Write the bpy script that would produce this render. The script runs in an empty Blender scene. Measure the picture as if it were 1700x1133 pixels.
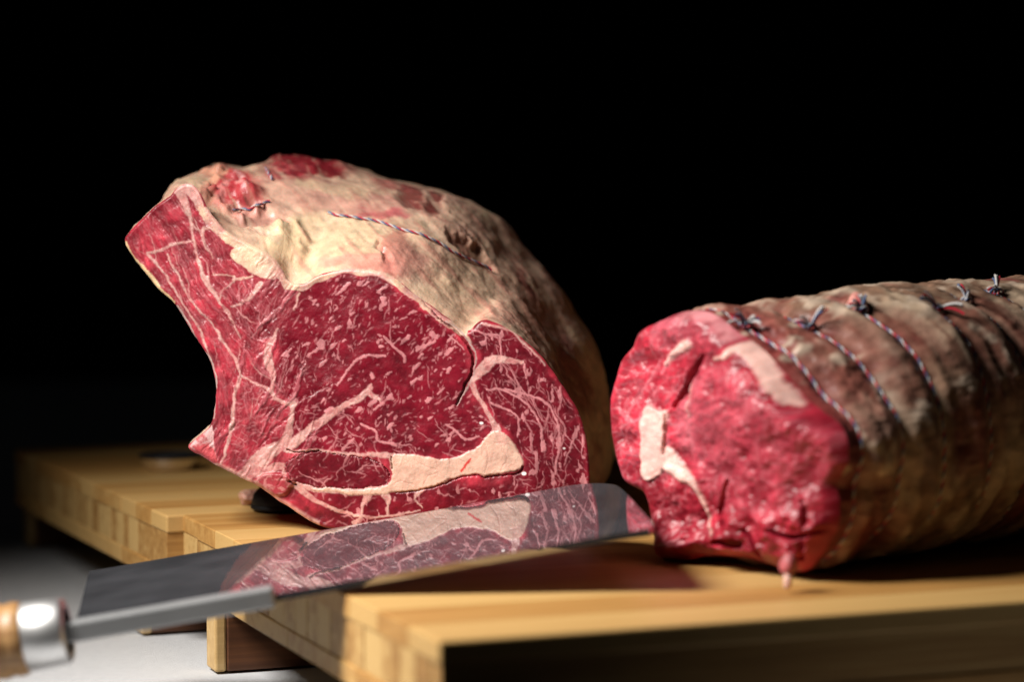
import bpy, bmesh, math, random
import numpy as np
from mathutils import Vector, Matrix
random.seed(7)
RNG = np.random.default_rng(11)
scene = bpy.context.scene
COL = scene.collection

# ------------------------------------------------------------------ camera
F_PX = 4000.0; CX, CY = 850.0, 566.5; HORIZON = 355.0
CAM_H = 0.16                                     # metres above the board top (z = 0)
PITCH = math.atan((CY - HORIZON) / F_PX)
cam_d = bpy.data.cameras.new('camera'); cam = bpy.data.objects.new('camera', cam_d); COL.objects.link(cam)
cam.location = (0, 0, CAM_H); cam.rotation_euler = (math.pi / 2 - PITCH, 0, 0)
cam_d.sensor_width = 36; cam_d.lens = F_PX * 36 / 1700
cam_d.clip_start = 0.02; cam_d.clip_end = 50
cam_d.dof.use_dof = True; cam_d.dof.focus_distance = 1.205; cam_d.dof.aperture_fstop = 4.3
cam_d.dof.aperture_blades = 9
scene.camera = cam
# ------------------------------------------------------------------ world: an unlit studio
world = bpy.data.worlds.new('World'); scene.world = world; world.use_nodes = True
bg = world.node_tree.nodes['Background']
bg.inputs['Color'].default_value = (0.9, 0.95, 1.0, 1); bg.inputs['Strength'].default_value = 0.003
# ------------------------------------------------------------------ one soft box at the left
ld = bpy.data.lights.new('softbox', 'AREA'); ld.shape = 'RECTANGLE'; ld.size = 0.26; ld.size_y = 0.30
ld.energy = 2.85; ld.color = (1.0, 0.955, 0.90); ld.spread = math.radians(72)
lo = bpy.data.objects.new('softbox', ld); COL.objects.link(lo)
lo.location = (-0.50, 0.87, 0.58)
_d = Vector((-0.01, 1.08, 0.0)) - lo.location
lo.rotation_euler = _d.to_track_quat('-Z', 'Y').to_euler()
# ------------------------------------------------------------------ exposure
scene.view_settings.view_transform = 'Standard'; scene.view_settings.look = 'None'
scene.view_settings.exposure = 0.0; scene.view_settings.gamma = 1.0
scene.view_settings.use_curve_mapping = False
scene.render.engine = 'CYCLES'

# ================================================================== geometry helpers
cp, sp = math.cos(PITCH), math.sin(PITCH)
CAMP = np.array([0, 0, CAM_H])
def rays(px):
    px = np.asarray(px, float)
    a = (px[..., 0] - CX) / F_PX; b = (CY - px[..., 1]) / F_PX
    return np.stack([a, cp + b * sp, -sp + b * cp], -1)
def on_plane(px, p0, n):
    d = rays(px); t = ((p0 - CAMP) @ n) / (d @ n)
    return CAMP + d * t[..., None]
def on_board(px, z=0.0): return on_plane(np.asarray(px, float), np.array([0, 0, z]), np.array([0, 0, 1.0]))
def at_depth(px, y): return on_plane(np.asarray(px, float), np.array([0, y, 0.0]), np.array([0, 1.0, 0]))
def project(P):
    d = P - CAMP; zc = d[..., 1] * cp - d[..., 2] * sp
    b = d[..., 1] * sp + d[..., 2] * cp
    return np.stack([CX + F_PX * d[..., 0] / zc, CY - F_PX * b / zc], -1)
def unit(v): v = np.asarray(v, float); return v / np.linalg.norm(v)

def lattice(seed, n=64): return np.random.default_rng(seed).random((n, n))
def vnoise2(x, y, seed):
    L = lattice(seed); n = L.shape[0]
    xi = np.floor(x).astype(int); yi = np.floor(y).astype(int)
    fx = x - xi; fy = y - yi; fx = fx * fx * (3 - 2 * fx); fy = fy * fy * (3 - 2 * fy)
    a = L[xi % n, yi % n]; b = L[(xi + 1) % n, yi % n]; c = L[xi % n, (yi + 1) % n]; d = L[(xi + 1) % n, (yi + 1) % n]
    return (a * (1 - fx) + b * fx) * (1 - fy) + (c * (1 - fx) + d * fx) * fy
def fbm2(x, y, s, o=4, seed=0, g=0.5):
    r = 0; a = 1; t = 0
    for k in range(o):
        r = r + a * vnoise2(x / s * 2**k + 13.7 * k, y / s * 2**k + 7.1 * k, seed + k); t += a; a *= g
    return r / t - 0.5
def vnoise3(p, seed):
    n = 32; L = np.random.default_rng(seed).random((n, n, n))
    i = np.floor(p).astype(int); f = p - i; f = f * f * (3 - 2 * f); r = 0
    for dx in (0, 1):
        for dy in (0, 1):
            for dz in (0, 1):
                w = (f[..., 0] if dx else 1 - f[..., 0]) * (f[..., 1] if dy else 1 - f[..., 1]) * (f[..., 2] if dz else 1 - f[..., 2])
                r = r + w * L[(i[..., 0] + dx) % n, (i[..., 1] + dy) % n, (i[..., 2] + dz) % n]
    return r
def fbm3(p, s, o=4, seed=0, g=0.5):
    r = 0; a = 1; t = 0
    for k in range(o):
        r = r + a * vnoise3(p / s * 2**k + 9.3 * k, seed + k); t += a; a *= g
    return r / t - 0.5
def sstep(a, b, x): t = np.clip((x - a) / (b - a), 0, 1); return t * t * (3 - 2 * t)
def catmull(P, n=8, closed=False):
    P = np.asarray(P, float); m = len(P); out = []
    for i in range(m if closed else m - 1):
        if closed: p = [P[(i + k) % m] for k in (-1, 0, 1, 2)]
        else: p = [P[min(max(i + k, 0), m - 1)] for k in (-1, 0, 1, 2)]
        for j in range(n):
            t = j / n
            out.append(0.5 * (2 * p[1] + (p[2] - p[0]) * t + (2 * p[0] - 5 * p[1] + 4 * p[2] - p[3]) * t * t + (3 * p[1] - p[0] - 3 * p[2] + p[3]) * t**3))
    if not closed: out.append(P[-1])
    return np.array(out)
def resample(P, n, closed=False):
    Q = np.vstack([P, P[:1]]) if closed else P
    L = np.r_[0, np.cumsum(np.linalg.norm(np.diff(Q, axis=0), axis=1))]
    t = np.linspace(0, L[-1], n, endpoint=not closed)
    return np.stack([np.interp(t, L, Q[:, k]) for k in range(Q.shape[1])], -1)
def inpoly(X, Y, poly):
    r = np.zeros(X.shape, bool); x0, y0 = poly[-1]
    for x1, y1 in poly:
        if y0 != y1:
            c = ((y1 > Y) != (y0 > Y)) & (X < (x0 - x1) * (Y - y1) / (y0 - y1) + x1); r ^= c
        x0, y0 = x1, y1
    return r
def seg_dist(X, Y, A, B):
    d = B - A; L = d @ d + 1e-9
    t = np.clip(((X - A[0]) * d[0] + (Y - A[1]) * d[1]) / L, 0, 1)
    return np.hypot(X - A[0] - t * d[0], Y - A[1] - t * d[1]), t
def poly_dist(X, Y, P, closed=True):
    D = np.full(X.shape, 1e9); m = len(P)
    for i in range(m if closed else m - 1): D = np.minimum(D, seg_dist(X, Y, P[i], P[(i + 1) % m])[0])
    return D

# ------------------------------------------------------------------ object helpers
def tag(o, label=None, cat=None, group=None, kind=None):
    if label: o['label'] = label
    if cat: o['category'] = cat
    if group: o['group'] = group
    if kind: o['kind'] = kind
    return o
def empty(name, loc, label, cat, group=None):
    o = bpy.data.objects.new(name, None); COL.objects.link(o); o.location = Vector(loc); o.empty_display_size = 0.02
    return tag(o, label, cat, group)
def world_origin(o):
    v = Vector((0, 0, 0))
    while o is not None: v += o.location; o = o.parent
    return np.array(v)
def obj_np(name, V, faces, mat, parent=None, cols=None, normals=None, smooth=True, loc=None):
    """one mesh object; V world coordinates; faces a list of index arrays of equal width each"""
    o_loc = np.array(loc if loc is not None else (0, 0, 0), float)
    base = world_origin(parent) + o_loc
    me = bpy.data.meshes.new(name); V = np.asarray(V, float)
    arrs = [np.asarray(f, np.int32) for f in (faces if isinstance(faces, list) else [faces]) if len(f)]
    loops = np.concatenate([a.ravel() for a in arrs])
    sizes = np.concatenate([np.full(len(a), a.shape[1], np.int32) for a in arrs])
    me.vertices.add(len(V)); me.vertices.foreach_set('co', (V - base).astype(np.float32).ravel())
    me.loops.add(len(loops)); me.loops.foreach_set('vertex_index', loops)
    me.polygons.add(len(sizes)); me.polygons.foreach_set('loop_start', np.r_[0, np.cumsum(sizes)[:-1]].astype(np.int32))
    me.polygons.foreach_set('loop_total', sizes)
    me.update(calc_edges=True)
    me.polygons.foreach_set('use_smooth', np.full(len(sizes), smooth))
    if cols is not None:
        at = me.color_attributes.new('Col', 'FLOAT_COLOR', 'POINT')
        c = np.ones((len(V), 4), np.float32); c[:, :3] = cols; at.data.foreach_set('color', c.ravel())
    me.validate()
    if normals is not None: me.normals_split_custom_set_from_vertices(normals.astype(np.float32))
    me.materials.append(mat)
    o = bpy.data.objects.new(name, me); COL.objects.link(o); o.location = Vector(o_loc)
    if parent is not None: o.parent = parent
    return o
def vert_normals(V, Q):
    a = V[Q[:, 2]] - V[Q[:, 0]]; b = V[Q[:, 3]] - V[Q[:, 1]]
    n = np.cross(a, b); N = np.zeros_like(V)
    for k in range(4):
        for c in range(3): N[:, c] += np.bincount(Q[:, k], n[:, c], len(V))
    return N / (np.linalg.norm(N, axis=1, keepdims=True) + 1e-12)
def sub_part(name, V, Q, sel, mat, parent, cols, N, label=None):
    q = Q[sel]
    if not len(q): return None
    u, inv = np.unique(q, return_inverse=True)
    o = obj_np(name, V[u], inv.reshape(q.shape), mat, parent, cols[u], N[u])
    if label: o['label'] = label
    return o
def bm_obj(name, bm, mat, parent=None, smooth=False):
    base = world_origin(parent); bmesh.ops.translate(bm, verts=bm.verts, vec=-Vector(base))
    bmesh.ops.recalc_face_normals(bm, faces=bm.faces)
    me = bpy.data.meshes.new(name); bm.to_mesh(me); bm.free(); me.materials.append(mat)
    if smooth:
        for p in me.polygons: p.use_smooth = True
    o = bpy.data.objects.new(name, me); COL.objects.link(o)
    if parent is not None: o.parent = parent
    return o
def box_bm(o, ex, ey, ez, bevel=0.0, seg=2):
    """box with corner o and edge vectors ex ey ez"""
    bm = bmesh.new(); o, ex, ey, ez = [Vector(v) for v in (o, ex, ey, ez)]
    v = [bm.verts.new(o + ex * i + ey * j + ez * k) for k in (0, 1) for j in (0, 1) for i in (0, 1)]
    for f in ((0, 2, 3, 1), (4, 5, 7, 6), (0, 1, 5, 4), (2, 6, 7, 3), (0, 4, 6, 2), (1, 3, 7, 5)): bm.faces.new([v[i] for i in f])
    if bevel: bmesh.ops.bevel(bm, geom=bm.edges[:], offset=bevel, segments=seg, profile=0.5, affect='EDGES')
    return bm
def frame_of(axis, hint=(0, 0, 1)):
    a = unit(axis); u = np.cross(hint, a); u = unit(u); v = np.cross(a, u); return a, u, v
def lathe(profile, p0, axis, n=48, hint=(0, 0, 1)):
    a, u, v = frame_of(axis, hint); p0 = np.asarray(p0, float); m = len(profile)
    th = np.linspace(0, 2 * math.pi, n, endpoint=False); V = []
    for s, r in profile: V.append(p0 + a * s + np.outer(np.cos(th) * r, u) + np.outer(np.sin(th) * r, v))
    V = np.vstack(V); i = np.arange(m - 1)[:, None] * n; j = np.arange(n)[None]; k = (j + 1) % n
    Q = np.stack([i + j, i + k, i + n + k, i + n + j], -1).reshape(-1, 4)
    return V, Q
def tube(P, r, n=6):
    P = np.asarray(P, float); m = len(P); T = np.gradient(P, axis=0); T /= np.linalg.norm(T, axis=1, keepdims=True) + 1e-12
    u = np.cross(T[0], (0.3, 0.2, 1)); u = unit(u); V = []; th = np.linspace(0, 2 * math.pi, n, endpoint=False)
    r = np.broadcast_to(r, (m,))
    for i in range(m):
        u = u - T[i] * (u @ T[i]); u = unit(u); v = np.cross(T[i], u)
        V.append(P[i] + r[i] * (np.outer(np.cos(th), u) + np.outer(np.sin(th), v)))
    V = np.vstack(V); i = np.arange(m - 1)[:, None] * n; j = np.arange(n)[None]; k = (j + 1) % n
    Q = np.stack([i + j, i + k, i + n + k, i + n + j], -1).reshape(-1, 4)
    return V, Q

# ------------------------------------------------------------------ materials
def new_mat(name):
    m = bpy.data.materials.new(name); m.use_nodes = True; nt = m.node_tree
    return m, nt, nt.nodes['Principled BSDF']
def node(nt, t, **kw):
    n = nt.nodes.new(t)
    for k, v in kw.items():
        if k in n.inputs: n.inputs[k].default_value = v
        else: setattr(n, k, v)
    return n
def ramp(nt, stops):
    r = nt.nodes.new('ShaderNodeValToRGB'); e = r.color_ramp.elements
    while len(e) < len(stops): e.new(0.5)
    for el, (p, c) in zip(e, stops): el.position = p; el.color = (*c, 1)
    return r
def meat_mat(name, rough=0.32, sss=0.12, bump=0.25, scale=900, spec=0.5, coat=0.0):
    m, nt, b = new_mat(name); L = nt.links.new
    at = node(nt, 'ShaderNodeAttribute', attribute_name='Col')
    tc = node(nt, 'ShaderNodeTexCoord')
    n1 = node(nt, 'ShaderNodeTexNoise', Scale=scale, Detail=4.0); L(tc.outputs['Object'], n1.inputs['Vector'])
    n2 = node(nt, 'ShaderNodeTexNoise', Scale=140.0, Detail=5.0); L(tc.outputs['Object'], n2.inputs['Vector'])
    mr = node(nt, 'ShaderNodeMapRange'); mr.inputs[1].default_value = 0.3; mr.inputs[2].default_value = 0.7; mr.inputs[3].default_value = 0.78; mr.inputs[4].default_value = 1.18
    L(n2.outputs['Fac'], mr.inputs[0])
    mx = node(nt, 'ShaderNodeVectorMath', operation='SCALE'); L(at.outputs['Color'], mx.inputs[0]); L(mr.outputs[0], mx.inputs['Scale'])
    L(mx.outputs[0], b.inputs['Base Color'])
    rr = node(nt, 'ShaderNodeMapRange'); rr.inputs[3].default_value = rough - 0.10; rr.inputs[4].default_value = rough + 0.14
    L(n2.outputs['Fac'], rr.inputs[0]); L(rr.outputs[0], b.inputs['Roughness'])
    bp = node(nt, 'ShaderNodeBump', Strength=bump, Distance=0.0006); L(n1.outputs['Fac'], bp.inputs['Height']); L(bp.outputs[0], b.inputs['Normal'])
    b.inputs['Specular IOR Level'].default_value = spec
    b.inputs['Subsurface Weight'].default_value = sss; b.inputs['Subsurface Radius'].default_value = (1.0, 0.25, 0.18); b.inputs['Subsurface Scale'].default_value = 0.003
    b.inputs['Coat Weight'].default_value = coat; b.inputs['Coat Roughness'].default_value = 0.15
    return m
M_LEAN = meat_mat('raw lean beef', 0.34, 0.08, 0.2, 900, 0.30)
M_FAT = meat_mat('beef fat', 0.42, 0.25, 0.35, 700, 0.4)
M_CAP = meat_mat('outer fat cap', 0.34, 0.22, 0.6, 420, 0.5)
M_SKIN = meat_mat('dried outer beef', 0.42, 0.0, 0.5, 420, 0.4)
M_BONE = meat_mat('rib bone', 0.5, 0.1, 0.6, 1100, 0.35)

def bamboo_mat(name, c0, c1, c2):
    m, nt, b = new_mat(name); L = nt.links.new
    tc = node(nt, 'ShaderNodeTexCoord'); oi = node(nt, 'ShaderNodeObjectInfo')
    mp = node(nt, 'ShaderNodeMapping'); mp.inputs['Scale'].default_value = (3.0, 90.0, 90.0); L(tc.outputs['Object'], mp.inputs['Vector'])
    off = node(nt, 'ShaderNodeVectorMath', operation='SCALE'); off.inputs[0].default_value = (17, 31, 11); L(oi.outputs['Random'], off.inputs['Scale'])
    ad = node(nt, 'ShaderNodeVectorMath', operation='ADD'); L(mp.outputs[0], ad.inputs[0]); L(off.outputs[0], ad.inputs[1])
    n1 = node(nt, 'ShaderNodeTexNoise', Scale=1.6, Detail=6.0, Roughness=0.65); L(ad.outputs[0], n1.inputs['Vector'])
    mp2 = node(nt, 'ShaderNodeMapping'); mp2.inputs['Scale'].default_value = (25.0, 900.0, 900.0); L(tc.outputs['Object'], mp2.inputs['Vector'])
    n2 = node(nt, 'ShaderNodeTexNoise', Scale=1.0, Detail=3.0); L(mp2.outputs[0], n2.inputs['Vector'])
    a1 = node(nt, 'ShaderNodeMath', operation='MULTIPLY_ADD'); L(n2.outputs['Fac'], a1.inputs[0]); a1.inputs[1].default_value = 0.35; L(n1.outputs['Fac'], a1.inputs[2])
    a2 = node(nt, 'ShaderNodeMath', operation='MULTIPLY_ADD'); L(oi.outputs['Random'], a2.inputs[0]); a2.inputs[1].default_value = 0.42; L(a1.outputs[0], a2.inputs[2])
    r = ramp(nt, [(0.42, c0), (0.75, c1), (1.05, c2)]); L(a2.outputs[0], r.inputs[0]); L(r.outputs[0], b.inputs['Base Color'])
    b.inputs['Roughness'].default_value = 0.5; b.inputs['Specular IOR Level'].default_value = 0.35
    bp = node(nt, 'ShaderNodeBump', Strength=0.25, Distance=0.0005); L(a1.outputs[0], bp.inputs['Height']); L(bp.outputs[0], b.inputs['Normal'])
    return m
M_BAM = bamboo_mat('bamboo', (0.27, 0.122, 0.030), (0.42, 0.218, 0.062), (0.52, 0.32, 0.115))
M_CORE = bamboo_mat('bamboo core', (0.21, 0.094, 0.024), (0.37, 0.198, 0.060), (0.53, 0.34, 0.13))
M_DARKW = bamboo_mat('dark batten wood', (0.035, 0.012, 0.006), (0.075, 0.028, 0.012), (0.13, 0.05, 0.02))
M_PALEW = bamboo_mat('pale batten end', (0.40, 0.25, 0.10), (0.52, 0.34, 0.14), (0.6, 0.42, 0.2))

def steel_mat(name, col, rough, rough2=None, mixv=0.0, brushed=0.0, veil=(0.17, 0.175, 0.195)):
    m, nt, b = new_mat(name); L = nt.links.new
    b.inputs['Base Color'].default_value = (*col, 1); b.inputs['Metallic'].default_value = 1.0; b.inputs['Roughness'].default_value = rough
    tc = node(nt, 'ShaderNodeTexCoord'); mp = node(nt, 'ShaderNodeMapping'); mp.inputs['Scale'].default_value = (60, 900, 900); L(tc.outputs['Object'], mp.inputs['Vector'])
    n1 = node(nt, 'ShaderNodeTexNoise', Scale=1.0, Detail=4.0); L(mp.outputs[0], n1.inputs['Vector'])
    if brushed:
        bp = node(nt, 'ShaderNodeBump', Strength=brushed, Distance=0.0002); L(n1.outputs['Fac'], bp.inputs['Height']); L(bp.outputs[0], b.inputs['Normal'])
    if mixv:
        b2 = nt.nodes.new('ShaderNodeBsdfPrincipled'); b2.inputs['Base Color'].default_value = (*veil, 1); b2.inputs['Roughness'].default_value = rough2; b2.inputs['Metallic'].default_value = 0.35
        n3 = node(nt, 'ShaderNodeTexNoise', Scale=35.0, Detail=5.0); L(tc.outputs['Object'], n3.inputs['Vector'])
        mr = node(nt, 'ShaderNodeMapRange'); mr.inputs[1].default_value = 0.3; mr.inputs[2].default_value = 0.7; mr.inputs[3].default_value = mixv * 0.75; mr.inputs[4].default_value = mixv * 1.3; L(n3.outputs['Fac'], mr.inputs[0])
        ms = nt.nodes.new('ShaderNodeMixShader'); L(mr.outputs[0], ms.inputs[0]); L(b.outputs[0], ms.inputs[1]); L(b2.outputs[0], ms.inputs[2])
        L(ms.outputs[0], nt.nodes['Material Output'].inputs['Surface'])
    return m
M_BLADE = steel_mat('polished blade steel', (0.50, 0.50, 0.56), 0.022, 0.5, 0.24)
M_BAR = steel_mat('brushed steel bar', (0.42, 0.43, 0.44), 0.42, 0.5, 0.6, 0.4, (0.30, 0.305, 0.31))
M_FERR = steel_mat('bright ferrule steel', (0.80, 0.80, 0.80), 0.42, None, 0, 0.05)
M_DISH = steel_mat('dish steel', (0.85, 0.85, 0.85), 0.34)
def plain(name, col, rough, spec=0.5, noise=0.0, nscale=60):
    m, nt, b = new_mat(name); L = nt.links.new
    tc = node(nt, 'ShaderNodeTexCoord'); n1 = node(nt, 'ShaderNodeTexNoise', Scale=float(nscale), Detail=5.0); L(tc.outputs['Object'], n1.inputs['Vector'])
    lo_, hi_ = [tuple(max(0, c * (1 + s * noise)) for c in col) for s in (-1, 1)]
    r = ramp(nt, [(0.3, lo_), (0.7, hi_)]); L(n1.outputs['Fac'], r.inputs[0]); L(r.outputs[0], b.inputs['Base Color'])
    b.inputs['Roughness'].default_value = rough; b.inputs['Specular IOR Level'].default_value = spec
    return m
M_BLACKPL = plain('black plastic', (0.010, 0.010, 0.011), 0.55, 0.3, 0.2)
M_TW_R = plain('red cotton', (0.50, 0.03, 0.05), 0.9, 0.1, 0.25, 900)
M_TW_W = plain('white cotton', (0.60, 0.58, 0.57), 0.9, 0.1, 0.15, 900)
M_TW_B = plain('navy cotton', (0.09, 0.14, 0.26), 0.9, 0.1, 0.25, 900)
M_BACK = plain('black backdrop', (0.006, 0.006, 0.006), 0.95, 0.05, 0.3, 3)
def handle_mat():
    m, nt, b = new_mat('turned wood'); L = nt.links.new
    tc = node(nt, 'ShaderNodeTexCoord'); mp = node(nt, 'ShaderNodeMapping'); mp.inputs['Scale'].default_value = (30, 260, 260); L(tc.outputs['Object'], mp.inputs['Vector'])
    n1 = node(nt, 'ShaderNodeTexNoise', Scale=1.0, Detail=5.0); L(mp.outputs[0], n1.inputs['Vector'])
    r = ramp(nt, [(0.3, (0.22, 0.10, 0.035)), (0.7, (0.50, 0.29, 0.12))]); L(n1.outputs['Fac'], r.inputs[0]); L(r.outputs[0], b.inputs['Base Color'])
    b.inputs['Roughness'].default_value = 0.42
    return m
M_HANDLE = handle_mat()
def linen_mat():
    m, nt, b = new_mat('white linen'); L = nt.links.new
    tc = node(nt, 'ShaderNodeTexCoord')
    w = []
    for ax in ('X', 'Y'):
        t = node(nt, 'ShaderNodeTexWave', wave_type='BANDS', bands_direction=ax, Scale=520.0, Distortion=1.2, Detail=2.0); L(tc.outputs['Object'], t.inputs['Vector']); w.append(t)
    mu = node(nt, 'ShaderNodeMath', operation='ADD'); L(w[0].outputs['Fac'], mu.inputs[0]); L(w[1].outputs['Fac'], mu.inputs[1])
    n1 = node(nt, 'ShaderNodeTexNoise', Scale=220.0, Detail=4.0); L(tc.outputs['Object'], n1.inputs['Vector'])
    ad = node(nt, 'ShaderNodeMath', operation='ADD'); L(mu.outputs[0], ad.inputs[0]); L(n1.outputs['Fac'], ad.inputs[1])
    r = ramp(nt, [(0.2, (0.46, 0.47, 0.49)), (0.9, (0.64, 0.65, 0.66))]); mh = node(nt, 'ShaderNodeMath', operation='MULTIPLY'); mh.inputs[1].default_value = 0.4; L(ad.outputs[0], mh.inputs[0]); L(mh.outputs[0], r.inputs[0])
    L(r.outputs[0], b.inputs['Base Color']); b.inputs['Roughness'].default_value = 0.95; b.inputs['Specular IOR Level'].default_value = 0.1
    bp = node(nt, 'ShaderNodeBump', Strength=0.5, Distance=0.0004); L(ad.outputs[0], bp.inputs['Height']); L(bp.outputs[0], b.inputs['Normal'])
    return m
M_LINEN = linen_mat()

# ================================================================== the setting
T_BOARD = 0.038; T_FOOT = 0.030; Z_CLOTH = -(T_BOARD + T_FOOT)
gx = np.linspace(-1.6, 1.6, 200); gy = np.r_[np.full(4, 0.905), np.linspace(0.91, 3.3, 196)]; GX, GY = np.meshgrid(gx, gy)
GZ = Z_CLOTH - 0.0006 - 0.002 * np.clip(fbm2(GX, GY, 0.16, 3, 90) + 0.5, 0, 1) + 0 * GX
GZ[:4] -= np.array([0.30, 0.10, 0.015, 0.002])[:, None]; GY[2] += 0.001; GY[3] += 0.003; GY[1] -= 0.001  # cloth's unseen front edge, ended here to keep bounce light off the board front
V = np.stack([GX, GY, GZ], -1).reshape(-1, 3)
i = np.arange(199)[:, None] * 200 + np.arange(199)[None]; Q = np.stack([i, i + 1, i + 201, i + 200], -1).reshape(-1, 4)
tag(obj_np('tablecloth', V, Q, M_LINEN), 'white linen tablecloth under the bamboo boards', kind='structure')
V = np.array([[-4, 3.4, -1.5], [4, 3.4, -1.5], [4, 3.4, 3], [-4, 3.4, 3]], float)
tag(obj_np('backdrop', V, np.array([[0, 1, 2, 3]]), M_BACK, smooth=False), 'plain black backdrop behind the beef', kind='structure')

# ------------------------------------------------------------------ bamboo boards
def bamboo_board(fl_px, bl_px, length, label, feet, n_top, n_core):
    fl = on_board(fl_px); bl = on_board(bl_px); ey = unit(bl - fl); dep = np.linalg.norm(bl - fl); ex = np.array([ey[1], -ey[0], 0])
    ez = np.array([0, 0, 1.0]); root = empty('cutting_board', fl + ez * (-T_BOARD - T_FOOT), label, 'cutting board', 'bamboo cutting boards')
    ang = math.atan2(ex[1], ex[0])
    def strip(name, x0, x1, y0, y1, z0, z1, mat, bev=0.0008):
        bm = box_bm((0, y0, z0), (x1 - x0, 0, 0), (0, y1 - y0, 0), (0, 0, z1 - z0), bev)
        me = bpy.data.meshes.new(name); bmesh.ops.recalc_face_normals(bm, faces=bm.faces); bm.to_mesh(me); bm.free(); me.materials.append(mat)
        o = bpy.data.objects.new(name, me); COL.objects.link(o); o.parent = root
        p = fl + ex * x0 - np.array(root.location); o.location = Vector(p); o.rotation_euler = (0, 0, ang)
        return o
    tl = 0.0095
    e = np.linspace(0, dep, n_top + 1)
    for k in range(n_top): strip('top_strip', random.uniform(-0.0003, 0.0003), length, e[k] + 0.00005, e[k + 1] - 0.00005, -tl, random.uniform(-0.0002, 0), M_BAM, 0.0005 if 0 < k < n_top - 1 else 0.0011)
    w = RNG.uniform(0.6, 1.5, n_core); e = np.r_[0, np.cumsum(w / w.sum())] * dep
    for k in range(n_core): strip('core_strip', 0.0004 + random.uniform(0, 0.0005), length - 0.0004, e[k] + 0.0004 + (0.0006 if k == 0 else 0), e[k + 1] - (0.001 if k == n_core - 1 else 0), -T_BOARD + tl, -tl, M_CORE, 0.0003)
    e = np.linspace(0, dep, 5)
    for k in range(4): strip('bottom_strip', 0, length, e[k] + 0.0001, e[k + 1] - 0.0001, -T_BOARD, -T_BOARD + tl - 0.0001, M_BAM, 0.0008)
    for y0, wd, px0 in feet:
        o = strip('batten', px0 + 0.006, length - 0.02, y0, y0 + wd, -T_BOARD - T_FOOT, -T_BOARD, M_DARKW, 0.0010)
        strip('batten_end', px0, px0 + 0.0059, y0 + 0.0002, y0 + wd - 0.0002, -T_BOARD - T_FOOT, -T_BOARD, M_PALEW, 0.0012)
    return fl, ex, ey, dep
B1 = bamboo_board((730, 1065), (298, 853), 0.62, 'thick pale bamboo board in front, carrying both beef joints', [(0.315, 0.018, -0.006), (0.05, 0.018, 0.01)], 11, 24)
B2 = bamboo_board((276, 857), (24, 746), 0.75, 'bamboo board behind, fading into the dark with a steel dish on it', [(0.03, 0.018, -0.006), (0.40, 0.018, 0.01)], 12, 26)

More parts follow.
